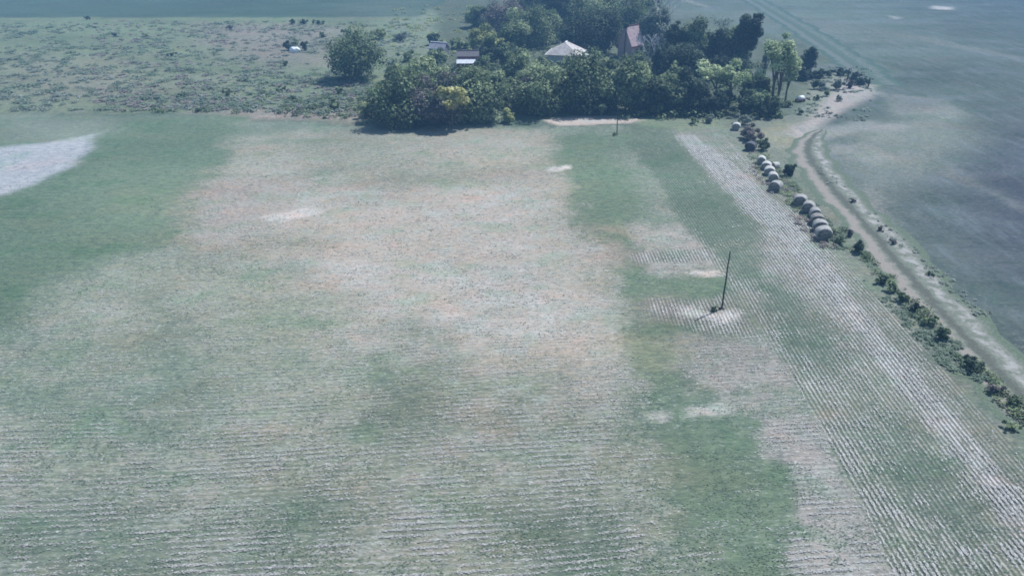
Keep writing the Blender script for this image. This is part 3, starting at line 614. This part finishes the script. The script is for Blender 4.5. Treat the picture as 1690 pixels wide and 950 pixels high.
# shrubs
SH = [
 ('cone shaped green shrub on the strip between scrub and field', 551, 182, 162, 17, 'mid'),
 ('leafy dark green shrub just left of the front thicket', 606, 195, 166, 30, 'mid'),
 ('small pale bush at the left foot of the front thicket', 632, 178, 160, 36, 'lime'),
 ('first of three dark bushes on the far field edge, the left one', 483, 41, 31, 13, 'navy'),
 ('middle of three dark bushes on the far field edge', 501, 41, 31, 14, 'navy'),
 ('wide right one of the three dark bushes on the far field edge', 525, 42, 31, 24, 'navy'),
 ('dark bush to the left of the white tarpaulin heap', 475, 84, 68, 18, 'navy'),
 ('dark bush behind the white tarpaulin heap', 488, 76, 64, 16, 'mid'),
 ('dark bush to the right of the white tarpaulin heap', 501, 84, 64, 12, 'navy'),
 ('pair-like dark bush in the scrub, left of the cone shaped shrub', 468, 152, 141, 26, 'dark'),
 ('small dark bush in the scrub below the pair-like bush', 484, 168, 156, 22, 'dark'),
 ('round dark bush under the lone dark tree on its left side', 470, 110, 99, 16, 'dark'),
 ('small dark bush near the top left, at the scrub edge', 143, 33, 26, 12, 'navy'),
 ('dark flat bush in the scrub, far left', 190, 61, 53, 14, 'navy'),
 ('green bush above the flat dark bush in the scrub', 240, 62, 54, 16, 'mid'),
 ('low dark bush in the middle of the scrub', 300, 162, 152, 26, 'dark'),
 ('wide low bush on the lower edge of the scrub', 325, 186, 177, 36, 'dark'),
 ('low bush at the lower edge of the scrub, left of the wide one', 205, 186, 180, 20, 'mid'),
 ('green bush in the scrub right of the middle bush', 375, 160, 147, 30, 'mid'),
 ('dark bush in the scrub near the top, below the far bushes', 283, 94, 85, 18, 'navy'),
 ('bush with brown leaves in the upper scrub', 380, 50, 40, 16, 'purple'),
 ('dark blotchy bush in the upper scrub, left of the lone dark tree', 532, 62, 52, 16, 'dark'),
 ('green bush touching the lone dark tree at its upper right', 625, 66, 42, 34, 'lime'),
 ('green bush behind the lone dark tree', 575, 60, 44, 30, 'mid'),
 ('dark round bush right of the lone dark tree', 696, 112, 92, 18, 'dark'),
 ('green bush between the two dark thickets', 650, 140, 118, 34, 'mid'),
 ('wide soft green bush behind the round dark bush right of the lone tree', 672, 104, 80, 40, 'mid'),
 ('yellow green bush at the right foot of the lone dark tree', 628, 150, 128, 36, 'lime'),
 ('green bush above the front thicket on the left, under the yellow green one', 645, 168, 146, 32, 'mid'),
 ('grey green bush at the top of the slope, above the lone dark tree', 660, 70, 50, 34, 'grey'),
 ('green bush right of the lone dark tree, halfway up it', 648, 118, 98, 26, 'grey'),
 ('dark bush in the scrub just below the lone dark tree', 560, 156, 143, 24, 'mid'),
 ('green bush on the open slope right of the front thicket', 832, 178, 150, 34, 'mid'),
 ('pale bush at the grove edge above the open slope', 838, 205, 180, 30, 'lime'),
 ('low dark bush against the front row, by the pale bare strip', 905, 194, 168, 42, 'dark'),
 ('light bush among the shade at the foot of the front row', 1172, 206, 190, 34, 'grey'),
 ('small dark bush at the end of the pale bare strip', 1145, 206, 192, 22, 'dark'),
 ('grey green bush at the corner of the grove beside the pale bale', 1230, 208, 184, 36, 'grey'),
 ('big purplish dark bush above the row of bales', 1236, 234, 202, 46, 'purple'),
 ('dark bush touching the first bale', 1262, 250, 226, 28, 'dark'),
 ('round dark bush on the verge right of the bales', 1304, 292, 266, 24, 'navy'),
 ('dark bush in the light scrub left of the dark hedge', 1345, 148, 128, 12, 'dark'),
 ('wide grey bush below the dark hedge', 1358, 150, 131, 32, 'grey'),
 ('round grey bush to the right of the wide grey bush', 1383, 150, 129, 26, 'grey'),
 ('purplish grey bush near the right end of the dark hedge', 1404, 147, 131, 24, 'purple'),
 ('small round bush on the bare soil, below the grey bushes', 1385, 168, 155, 18, 'grey'),
 ('small dark bush right of the red and white trailer', 1350, 166, 156, 14, 'dark'),
 ('low bush between the red and white trailer and the round bush', 1366, 160, 149, 14, 'mid'),
 ('dark bush below the red and white trailer', 1322, 190, 178, 22, 'dark'),
 ('green bush left of the red and white trailer', 1302, 178, 162, 20, 'mid'),
 ('small dark bush at the lower end of the last bale', 1372, 392, 374, 22, 'dark'),
 ('low dark bush on the field margin, next below the bales', 1388, 404, 386, 24, 'dark'),
 ('pointed dark bush on the field margin below the bales', 1419, 418, 395, 20, 'navy'),
 ('small brown bush on the verge above the pointed dark bush', 1404, 391, 377, 10, 'purple'),
 ('dark green bush on the margin, where the bush row restarts', 1458, 470, 450, 26, 'dark'),
 ('mid green bush second in the lower bush row', 1474, 484, 463, 24, 'mid'),
 ('dark bush third in the lower bush row', 1490, 500, 480, 26, 'dark'),
 ('round dark bush fourth in the lower bush row', 1511, 516, 500, 18, 'navy'),
 ('sprawling thin bush above the curved dark bush', 1537, 540, 520, 22, 'mid'),
 ('curved dark bush, last of the lower bush row', 1556, 562, 536, 22, 'dark'),
 ('wide navy bush alone on the lower margin', 1600, 612, 585, 42, 'navy'),
 ('low purplish bush on the lower margin at the right edge', 1645, 652, 634, 26, 'purple'),
 ('faint dark bush at the lower right, closest to the track', 1678, 672, 656, 24, 'dark'),
 ('low dull bush below the faint dark bush at the right', 1668, 712, 695, 30, 'mid'),
 ('small dark tuft bush on the far side of the track, uppermost', 1408, 335, 326, 16, 'purple'),
 ('dark tuft bush on the far side of the track, second down', 1453, 382, 372, 18, 'purple'),
 ('dark tuft bush on the far side of the track, third down', 1476, 404, 394, 18, 'purple'),
 ('dark tuft bush on the far side of the track, fourth down', 1534, 456, 447, 18, 'dark'),
 ('little dark bush at the foot of the near pole', 1180, 514, 505, 11, 'dark'),
 ('little bush at the foot of the far pole', 1015, 224, 217, 16, 'dark'),
]
for lb, px, b, t, w, st in SH:
    tree('shrub', lb, 'shrub', px, b, t, w, st, low=.0, leaf=.24 if b > 180 else .34, nl=9, back=.25)
# hedge of dark shrubs behind the grey bushes
for i, (px, b, t, w, lb) in enumerate([
    (1322, 134, 108, 26, 'dark hedge bush at the foot of the round dark tree'), (1346, 131, 112, 30, 'dark hedge bush second from the round dark tree'),
    (1368, 127, 113, 30, 'dark hedge bush third from the round dark tree'), (1390, 126, 112, 24, 'dark hedge bush beside the first hedge post'),
    (1410, 133, 118, 24, 'dark hedge bush between the two hedge posts'), (1424, 142, 127, 20, 'dark hedge bush at the outer right end')]):
    tree('hedge_bush', lb, 'shrub', px, b, t, w*1.35, 'navy', low=-.1, leaf=.34, nl=18, dens=1.3, group='dark hedge on the grove corner', back=.25)

# tufts of rank grass and dry weeds: uncountable cover
def tufts(name, n, region, style, hmin, hmax, leaf, seed, test=None, flatz=.6):
    rng = np.random.default_rng(seed); lob = []
    while len(lob) < n:
        px = rng.uniform(region[0], region[2]); py = rng.uniform(region[1], region[3])
        if test and not test(px, py): continue
        g = at(px, py)
        if float(fbm(g.x*.12, g.y*.12, seed)) < .45: continue
        r = rng.uniform(hmin, hmax); lob.append((g.x, g.y, r*.2/flatz, r, rng.uniform(.1, .9)))
    L = [(a, b, c, r, t) for a, b, c, r, t in lob]
    me = leaves_mesh(name, rng, L, n*26, leaf); co = np.empty(len(me.vertices)*3, np.float32); me.vertices.foreach_get('co', co); co[2::3] *= flatz; me.vertices.foreach_set('co', co); me.update(); o = obj(name, me, leaf_mat(style, *LEAF[style])); tag(o, kind='stuff'); return o
inscrub = lambda px, py: py < 183+max(0, px-350)*.04 and not (px > 620 and py > 110)
tufts('weed_tufts', 1100, (-60, 36, 690, 195), 'grey', .3, .9, .40, 41, inscrub, .4)
tufts('scrub_cover', 1300, (-60, 36, 690, 195), 'lowgreen', .3, 1.3, .42, 42, inscrub, .4)
tufts('dry_weeds', 600, (150, 34, 620, 200), 'drygrass', .3, .9, .38, 43, inscrub, .4)
tufts('verge_grass', 200, (1330, 110, 1440, 200), 'grey', .2, .5, .30, 44)
def along(px, py):
    g = at(px, py); return 33.6 < g.x < 36.6 and 34 < g.y < 96
tufts('margin_grass', 520, (1240, 260, 1720, 800), 'lowgreen', .10, .36, .17, 45, along)
def along2(px, py):
    g = at(px, py); return 40.3 < g.x < 42.2 and 40 < g.y < 100
tufts('verge_weeds', 120, (1330, 260, 1720, 760), 'grey', .10, .26, .17, 46, along2)
tufts('thicket_undergrowth', 760, (640, 30, 1290, 198), 'dark', .6, 1.9, .45, 47, lambda px, py: not (1210 < px and py < 110) and not (px < 840 and py < 95), .9)
tufts('edge_scrub', 230, (250, 150, 640, 197), 'dark', .3, .95, .36, 49, lambda px, py: py < 186+max(0, px-350)*.05 and (py > 172+max(0, px-350)*.05 or px > 430), .8)
tufts('margin_brush', 150, (1360, 380, 1720, 760), 'dark', .18, .6, .2, 50, lambda px, py: 35.2 < at(px, py).x < 36.7 and at(px, py).y > 40, .8)
tufts('meadow_grass', 160, (640, 10, 790, 100), 'lime', .3, 1.0, .42, 48)

# ------------------------------------------------------------------ round bales
def bale_mat(key, c0, c1):
    if key in _mats: return _mats[key]
    q = NT(key); o = q.objco(); a = q.noise(q.mapping(o, (7, 1.2, 1.2)), 3, 4, .6); b = q.noise(o, 2, 3); f = q.noise(o, 18, 3)
    c = q.mix(q.step(a, .3, .7), c0, c1); c = q.mix(q.step(b, .5, .75, 0, .5), c, tuple(v*.55 for v in c0)); q.base(c, .95); q.bump(q.math('ADD', a, f), .06, .8)
    _mats[key] = q.m; return q.m
def bale_mesh(rng, r, L, squash=.88):
    ph = rng.uniform(0, 6); V, F_ = [], []; seg = 28; prof = [(-L/2+.03, 0), (-L/2, r*.35), (-L/2+.02, r*.7), (-L/2, r*.9), (-L/2+.08, r*.985), (-L*.22, r*1.01), (0, r), (L*.22, r*1.01), (L/2-.08, r*.985), (L/2, r*.9), (L/2-.02, r*.7), (L/2, r*.35), (L/2-.03, 0)]
    for (xx, rr) in prof:
        for k in range(seg):
            t = 2*math.pi*k/seg; q = rr*(1+rng.uniform(-.03, .03)+.06*math.sin(2*t+ph)+.03*math.sin(3*t+ph*2+xx*2)); z = math.sin(t)*q*squash
            if z < -r*.86: z = -r*.86
            V.append((xx+rng.uniform(-.012, .012), math.cos(t)*q*1.02, z+r*.86))
    for i in range(len(prof)-1):
        for k in range(seg):
            k2 = (k+1) % seg; F_.append((i*seg+k, (i+1)*seg+k, (i+1)*seg+k2, i*seg+k2))
    for e in (0, len(prof)-1): F_.append(tuple(range(e*seg, e*seg+seg)) if e else tuple(range(seg))[::-1])
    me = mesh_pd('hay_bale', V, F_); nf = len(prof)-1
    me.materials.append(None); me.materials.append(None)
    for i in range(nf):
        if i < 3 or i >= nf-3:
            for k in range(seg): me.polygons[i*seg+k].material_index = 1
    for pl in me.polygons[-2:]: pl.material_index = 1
    return me
BALES = [ # px,py of bale base centre, yaw deg, radius, length, tone, label
 (1256, 270, 72, .66, 1.15, 'pale', 'pale round bale at the upper end of the row, beside the dark bush'),
 (1264, 279, 66, .66, 1.15, 'pale', 'pale round bale second from the dark bush, hugged by its neighbours'),
 (1279, 277, 20, .50, .9, 'pale', 'small pale round bale out of line on the track side of the upper row'),
 (1269, 288, 74, .70, 1.2, 'pale', 'pale round bale in the upper row behind the one with the shaded end'),
 (1275, 299, 76, .72, 1.2, 'pale', 'pale round bale with shaded flat end, lowest of the touching upper row'),
 (1279, 314, 52, .78, 1.2, 'grey', 'greyish round bale standing alone just below the upper row'),
 (1319, 338, 68, .80, 1.2, 'grey', 'greyish round bale leading the lower row, uppermost of it'),
 (1333, 350, 62, .80, 1.2, 'grey', 'greyish round bale second in the lower row'),
 (1344, 360, 78, .74, 1.1, 'grey', 'greyish round bale third in the lower row, half hidden by the next'),
 (1348, 370, 80, .78, 1.1, 'brown', 'brownish round bale fourth in the lower row'),
 (1352, 381, 76, .82, 1.15, 'grey', 'greyish round bale next to last in the lower row'),
 (1357, 394, 80, .88, 1.2, 'grey', 'large greyish round bale with dark end facing the viewer, last of the lower row'),
 (1238, 248, 60, .80, 1.2, 'old', 'old dark weathered round bale in front of the big purplish bush'),
 (1214, 214, 70, .70, 1.1, 'pale', 'pale topped round bale alone by the grove corner'),
]
BM = {'pale': ((.40, .38, .33), (.72, .69, .62)), 'grey': ((.22, .205, .18), (.60, .57, .51)), 'brown': ((.17, .15, .125), (.45, .41, .36)), 'old': ((.10, .10, .11), (.17, .165, .175))}
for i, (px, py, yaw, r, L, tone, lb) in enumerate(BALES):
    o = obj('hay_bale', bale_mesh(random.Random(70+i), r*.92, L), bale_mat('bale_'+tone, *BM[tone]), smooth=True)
    o.data.materials[0] = bale_mat('bale_'+tone, *BM[tone]); o.data.materials[1] = bale_mat('bale_end_'+tone, *[tuple(v*.5 for v in c_) for c_ in BM[tone]])  # end faces darker than the body: shade painted into the colour, plus weathering
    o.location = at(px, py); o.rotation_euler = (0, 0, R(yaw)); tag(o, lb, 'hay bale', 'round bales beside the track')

tufts('bale_weeds', 230, (1235, 250, 1400, 410), 'mid', .12, .42, .17, 51, lambda px, py: abs(py-(250+(px-1245)*1.17)) < 22, .8)
tufts('bale_dry_weeds', 230, (1235, 250, 1400, 410), 'drygrass', .12, .4, .17, 52, lambda px, py: abs(py-(262+(px-1245)*1.17)) < 26, .7)
# ------------------------------------------------------------------ poles and hedge posts
wood = plain('weathered_pole_wood', (.035, .033, .03), (.09, .08, .07), 6, .8, .01, (3, 3, .5))
def pole(label, px, base, top_px, top, r=.07):
    g = at(px, base); h = height_at(g.y, top)
    dx = (top_px-845)/FPX*(g.y*math.cos(PITCH)+(CAM_H-h)*math.sin(PITCH))-g.x
    root = empty('utility_pole', g, 0, label, 'pole', 'wooden poles standing in the field')
    V, F_ = [], []; n = 9
    tube(V, F_, [(dx*i/n+.015*math.sin(i*1.7), .01*math.cos(i), h*i/n-(.1 if i == 0 else 0)) for i in range(n+1)], [r*(1.15-.45*i/n) for i in range(n+1)], 10)
    obj('shaft', mesh_pd('shaft', V, F_), wood, root, True)
    V, F_ = [], []; tube(V, F_, [(dx, 0, h-.02), (dx, 0, h+.05)], [r*.85, r*.45], 10)
    obj('cap', mesh_pd('cap', V, F_), plain('dark_metal', (.05, .05, .05), (.1, .1, .1)), root)
    V, F_ = [], []
    for k in range(9):
        a = k*.7; tube(V, F_, [(.03*math.cos(a), .03*math.sin(a), -.03), (.18*math.cos(a), .18*math.sin(a), .05), (.3*math.cos(a), .3*math.sin(a), .0)], [.09, .06, .02], 6)
    obj('earth_mound', mesh_pd('earth_mound', V, F_), plain('soil_mound', (.06, .055, .045), (.12, .11, .09)), root, True)
pole('thin dark wooden pole standing in the near stubble', 1191, 509, 1205, 415)
pole('thin dark wooden pole far away in front of the grove', 1018, 221, 1021, 160)
for px, b, t, lb in ((1398, 132, 113, 'dark wooden post sticking out of the hedge, the left one'), (1411, 138, 118, 'dark wooden post sticking out of the hedge, the middle one'), (1432, 146, 128, 'dark wooden post at the outer right end of the hedge')):
    g = at(px, b); h = height_at(g.y, t); V, F_ = [], []
    tube(V, F_, [(0, 0, -.05), (.03, 0, h*.5), (.02, .01, h)], [.16, .15, .11], 8)
    o = obj('fence_post', mesh_pd('fence_post', V, F_), wood, smooth=True); o.location = g; tag(o, lb, 'post', 'posts in the dark hedge')

# ------------------------------------------------------------------ buildings
def roof_mat(key, c0, c1, ribs=6.):
    if key in _mats: return _mats[key]
    q = NT(key); o = q.objco(); n = q.noise(o, 1.6, 5); w = q.n('ShaderNodeTexWave'); w.inputs['Scale'].default_value = ribs; q.l(o, w.inputs[0])
    q.base(q.mix(q.step(n, .3, .7), c0, c1), .6); q.bump(q.math('ADD', w.outputs['Fac'], n), .04, .7); _mats[key] = q.m; return q.m
def slab(bm, a, b, c, d, th):
    """a thick quad panel"""
    n = (Vector(b)-Vector(a)).cross(Vector(d)-Vector(a)).normalized()*th
    vs = [bm.verts.new(Vector(p)) for p in (a, b, c, d)]+[bm.verts.new(Vector(p)-n) for p in (a, b, c, d)]
    for f in ((0, 1, 2, 3), (7, 6, 5, 4), (0, 4, 5, 1), (1, 5, 6, 2), (2, 6, 7, 3), (3, 7, 4, 0)): bm.faces.new([vs[i] for i in f])
def house(name, label, cat, loc, rz, w, d, wh, rh, ridge, wallm, roofm, over=.5, trim=None, doors=(), windows=()):
    root = empty(name, loc, rz, label, cat)
    # walls as four panels with gables folded into the roof volume
    bm = bmesh.new(); th = .18
    for c, s in (((0, -d/2+th/2, wh/2), (w, th, wh)), ((0, d/2-th/2, wh/2), (w, th, wh)), ((-w/2+th/2, 0, wh/2), (th, d-2*th-.004, wh)), ((w/2-th/2, 0, wh/2), (th, d-2*th-.004, wh))): box(bm, c, s)
    if ridge >= w:      # gable ends
        for s in (-1, 1):
            x0 = s*(w/2-th); x1 = s*w/2
            v = [bm.verts.new(p) for p in ((x0, -d/2, wh+.002), (x0, d/2, wh+.002), (x0, 0, rh-.08), (x1, -d/2, wh+.002), (x1, d/2, wh+.002), (x1, 0, rh-.08))]
            for f in ((0, 1, 2), (5, 4, 3), (0, 3, 4, 1), (1, 4, 5, 2), (2, 5, 3, 0)): bm.faces.new([v[i] for i in f])
    bmesh.ops.recalc_face_normals(bm, faces=bm.faces[:])
    obj('wall', bm, wallm, root)
    W, D, e = w/2+over, d/2+over, wh-over*(rh-wh)/(d/2)*.9; k = ridge/2+(over if ridge >= w else 0)
    bm = bmesh.new()
    A, B, C_, D_ = (-W, -D, e), (W, -D, e), (W, D, e), (-W, D, e); r0, r1_ = (-k, 0, rh), (k, 0, rh)
    slab(bm, A, B, r1_, r0, .10); slab(bm, C_, D_, r0, r1_, .10)
    if ridge < w:
        for tri in ((B, C_, r1_), (D_, A, r0)):
            n = (Vector(tri[1])-Vector(tri[0])).cross(Vector(tri[2])-Vector(tri[0])).normalized()*.1
            vs = [bm.verts.new(p) for p in tri]+[bm.verts.new(Vector(p)-n) for p in tri]
            for f in ((0, 1, 2), (5, 4, 3), (0, 3, 4, 1), (1, 4, 5, 2), (2, 5, 3, 0)): bm.faces.new([vs[i] for i in f])
    bmesh.ops.recalc_face_normals(bm, faces=bm.faces[:])
    rf = obj('roof', bm, roofm, root)
    bm = bmesh.new(); box(bm, (0, 0, rh+.05), (2*k, .28, .09)); obj('ridge_cap', bm, roofm if trim is None else trim, rf)
    if trim:
        bm = bmesh.new()
        bm.free()
        for s in (-1, 1):
            bm = bmesh.new(); box(bm, (0, s*(D+.05), e-.08), (2*W+.2, .06, .26)); obj('fascia', bm, trim, rf)
    dm = plain('door_paint', (.10, .07, .05), (.16, .12, .09)); gl = NT('window_glass') if 'glass' not in _mats else None
    if gl: gl.base((.05, .06, .07), .12); gl.b.inputs['Specular IOR Level'].default_value = .6; _mats['glass'] = gl.m
    for x in doors: obj('door', bbox((x, -d/2-.02, 1.0), (.85, .08, 2.0)), dm, root)
    for x in windows:
        f = obj('window', bbox((x, -d/2-.015, wh*.58), (1.1, .07, .95)), plain('frame_paint', (.5, .5, .48), (.6, .6, .58)), root)
        bm = bmesh.new(); box(bm, (x, -d/2-.055, wh*.58), (.92, .03, .78)); obj('pane', bm, _mats['glass'], f)
    return root
tan = roof_mat('tan_roof', (.44, .38, .33), (.62, .56, .50), 2.5)
white_sheet = roof_mat('white_sheet_roof', (.68, .69, .68), (.80, .80, .79), 7)
cream = plain('cream_render', (.50, .47, .42), (.60, .57, .52), 2)
redp = plain('dark_red_paint', (.14, .035, .035), (.22, .06, .055), 3)
g = at(932, 112); hs = house('farmhouse', 'farmhouse with a broad tan hipped roof and white eaves amid the trees', 'house', (11.8, g.y+3, 0), R(-104), 6.8, 6.6, 3.0, 4.9, 2.2, cream, tan, .55,
      plain('white_fascia', (.78, .78, .76), (.84, .84, .82)), (-1.2,), (1.6, -3.1))
bm = bmesh.new(); slab(bm, (-1.5, 3.75, 2.6), (2.6, 3.75, 2.6), (2.6, 5.6, 2.15), (-1.5, 5.6, 2.15), .08); obj('lean_to_roof', bm, white_sheet, hs)
for yy in (-1.4, 2.5):
    bm = bmesh.new(); box(bm, (yy, 5.4, 1.05), (.12, .12, 2.1)); obj('lean_to_post', bm, wood, hs)
g = at(1044, 108); house('cottage', 'small cottage with a steep pinkish roof and dark red trim behind a thin trunk', 'house', (at(1041, 96).x, at(1041, 96).y+2, 0), R(40), 3.8, 4.2, 3.2, 6.9, 3.8,
      plain('pink_brown_wall', (.42, .29, .27), (.52, .38, .35), 3), roof_mat('pink_roof', (.50, .35, .34), (.62, .46, .45), 5), .35, redp, (0,), (1.4,))
g = at(772, 118); sh = house('shed', 'dark red shed with a bright white veranda roof beside the thicket', 'shed', (g.x, g.y+2.2, 0), R(2), 4.4, 3.2, 3.1, 3.9, 4.4, redp, plain('dark_roof', (.10, .09, .09), (.16, .14, .14)), .2, None, (0,), ())
bm = bmesh.new(); slab(bm, (-2.35, -4.3, 2.05), (2.35, -4.3, 2.05), (2.35, -1.62, 2.5), (-2.35, -1.62, 2.5), .06); obj('veranda_roof', bm, white_sheet, sh)
for xx in (-2.2, 0, 2.2):
    bm = bmesh.new(); box(bm, (xx, -4.15, 1.0), (.1, .1, 2.0)); obj('veranda_post', bm, wood, sh)
g = at(724, 94); house('shed', 'little grey shed with a pale ridge at the left of the grove', 'shed', (g.x, g.y+1.5, 0), R(-22), 3.8, 2.6, 2.0, 3.0, 3.8,
      plain('grey_boards', (.16, .15, .17), (.26, .25, .27), 4), roof_mat('grey_roof', (.28, .26, .30), (.38, .36, .40), 6), .2, plain('white_fascia', (.78, .78, .76), (.84, .84, .82)), (-.8,), ())
# white tarpaulin heap in the scrub
rng = random.Random(3); bm = bmesh.new(); bmesh.ops.create_icosphere(bm, subdivisions=4, radius=1)
for v in bm.verts:
    n = float(fbm(v.co.x*1.7+5, v.co.y*1.7+v.co.z*1.3, 9)); v.co *= .75+n*.6; v.co.z = max(v.co.z*.75+.30, 0)
    if v.co.z < .05: v.co.x *= 1.25; v.co.y *= 1.15
o = obj('tarpaulin_heap', bm, plain('white_tarpaulin', (.74, .76, .76), (.84, .86, .86), 2, .4), smooth=True); o.location = at(487, 86); o.scale = (1.2, 1.0, 1.15)
tag(o, 'white tarpaulin thrown over a heap between dark bushes in the scrub', 'tarpaulin')
# red and white trailer
g = at(1320, 168); t = empty('trailer', g, R(35), 'small red farm trailer with a white rounded cover, right of the slender trees', 'trailer'); t.scale = (.72, .72, .72)
obj('chassis', bbox((0, 0, .55), (2.2, 1.3, .22), .03), plain('red_paint', (.42, .06, .05), (.52, .10, .08)), t)
obj('drawbar', bbox((1.6, 0, .5), (1.1, .1, .1), .01), plain('red_paint', (.42, .06, .05), (.52, .10, .08)), t)
bm = bmesh.new(); bmesh.ops.create_cone(bm, cap_ends=True, segments=24, radius1=.62, radius2=.62, depth=2.0, matrix=Matrix.Translation((0, 0, .98)) @ Matrix.Rotation(math.pi/2, 4, 'Y') @ Matrix.Diagonal((.8, 1, 1, 1)))
bmesh.ops.bevel(bm, geom=[e for e in bm.edges if e.calc_face_angle(0) > 1], offset=.12, segments=3, affect='EDGES')
obj('cover', bm, plain('white_cover', (.74, .74, .72), (.84, .84, .82), 3, .4), t, True)
for s in (-1, 1):
    for xx in (-.6, .6):
        bm = bmesh.new(); bmesh.ops.create_cone(bm, cap_ends=True, segments=20, radius1=.36, radius2=.36, depth=.2, matrix=Matrix.Translation((xx, s*.74, .36)) @ Matrix.Rotation(math.pi/2, 4, 'X'))
        wl = obj('wheel', bm, plain('tyre_rubber', (.02, .02, .02), (.04, .04, .04)), t)
# two white sheet iron panels glimpsed under the dark trees
for k, (px, py, lb) in enumerate(((1188, 66, 'white water tank under the dark trees, the left one'), (1197, 69, 'white water tank under the dark trees, the right one'))):
    bm = bmesh.new(); bmesh.ops.create_cone(bm, cap_ends=True, segments=24, radius1=.55, radius2=.55, depth=1.1, matrix=Matrix.Translation((0, 0, .55)))
    bmesh.ops.create_cone(bm, cap_ends=True, segments=24, radius1=.55, radius2=.18, depth=.25, matrix=Matrix.Translation((0, 0, 1.228)))
    o = obj('water_tank', bm, plain('white_cover', (.74, .74, .72), (.84, .84, .82), 3, .4), smooth=False); o.location = at(px, py+24); tag(o, lb, 'water tank', 'white tanks')

# loose chaff lying along the crop rows and green regrowth between: uncountable cover
def sample(arr, x, y):
    A = arr.reshape(ny, nx); xa, ya = np.array(xs), np.array(ys)
    i = np.clip(np.searchsorted(xa, x)-1, 0, nx-2); j = np.clip(np.searchsorted(ya, y)-1, 0, ny-2)
    u = (x-xa[i])/(xa[i+1]-xa[i]); v = (y-ya[j])/(ya[j+1]-ya[j])
    return (A[j, i]*(1-u)+A[j, i+1]*u)*(1-v)+(A[j+1, i]*(1-u)+A[j+1, i+1]*u)*v
def wobble(x, y): return .22*np.sin(.13*x+.09*y)+.15*np.sin(.21*x-.17*y)
def residue(name, n, seed, mat, along, size, green=False):
    rng = np.random.default_rng(seed)
    t = rng.random(n); y = 25/(1-t*(1-25/105.)); half = y*.78+6
    x = rng.uniform(-1, 1, n)*half; ok = x < EDGE_X-.2; x, y = x[ok], y[ok]; n = len(x)
    patch = fbm(x*.5, y*.9, seed+5, 3); streak = fbm(x*.35+seed, y*3.1, seed+9, 2)
    if not green:
        if along:
            per = .33; ph = x+.35*wobble(x, y)+.6*np.sin(.05*y)+.0011*np.maximum(0, y-50)**2
            tgt = (np.round(ph/per-.25)+.25)*per; x = x+(tgt-ph)+rng.normal(0, .045, n); w = sample(r2, x, y)
            streak = fbm(x*2.6+seed, y*.14, seed+9, 2)
        else:
            per = .45; ph = y-.085*x+wobble(x, y)
            tgt = (np.round(ph/per-.25)+.25)*per; y = y+(tgt-ph)+rng.normal(0, .055, n); w = np.clip(sample(r1, x, y)*1.2+.25, 0, 1)*(sample(r2, x, y) < .3)
        prob = np.clip(sample(straw, x, y)*1.6-.28, 0, 1)*w*np.clip((patch-.39)*5, .06, 1)*np.clip((streak-.30)*4, .05, 1)
    else: prob = np.clip((patch-.42)*5, .03, 1)*.6
    ok = (rng.random(n) < prob) & (x < EDGE_X); x, y = x[ok], y[ok]; n = len(x)
    far = np.clip(y/60, .8, 1.7); L = size*rng.uniform(.5, 1.6, n)*far; W = L*rng.uniform(.25, .55, n)
    a = rng.normal(0, .35, n)+(math.pi/2 if along else .085)
    dx, dy = np.cos(a), np.sin(a); z = rng.uniform(.02, .07, n)
    k1, k2 = rng.uniform(-.01, .03, n), rng.uniform(-.02, .02, n)
    if green: k2 = rng.uniform(-.03, .03, n)
    def c_(u, v, dz): return np.stack([x+dx*L*u-dy*W*v, y+dy*L*u+dx*W*v, z+dz], 1)
    v = np.stack([c_(-.5, -.4, 0*z), c_(.5, -.5, np.abs(k1)), c_(.45, .5, np.abs(k1)+k2), c_(-.5, .45, k2)], 1).reshape(-1, 3)
    me = quick_mesh(name, v, np.arange(4*n).reshape(n, 4))
    at_ = me.attributes.new('tint', 'FLOAT', 'FACE'); at_.data.foreach_set('value', rng.random(n).astype(np.float32))
    return tag(obj(name, me, mat), kind='stuff')
q = NT('straw_residue'); q.base(q.mix(q.attr('tint'), (.34, .315, .27), (.58, .555, .50)), .9); STRAW = q.m
q = NT('regrowth'); q.base(q.mix(q.attr('tint'), (.10, .145, .095), (.20, .25, .155)), .9); GROW = q.m
residue('straw_chaff', 700000, 61, STRAW, False, .095)
residue('headland_chaff', 900000, 62, STRAW, True, .13)
residue('regrowth_weeds', 150000, 63, GROW, False, .10, True)
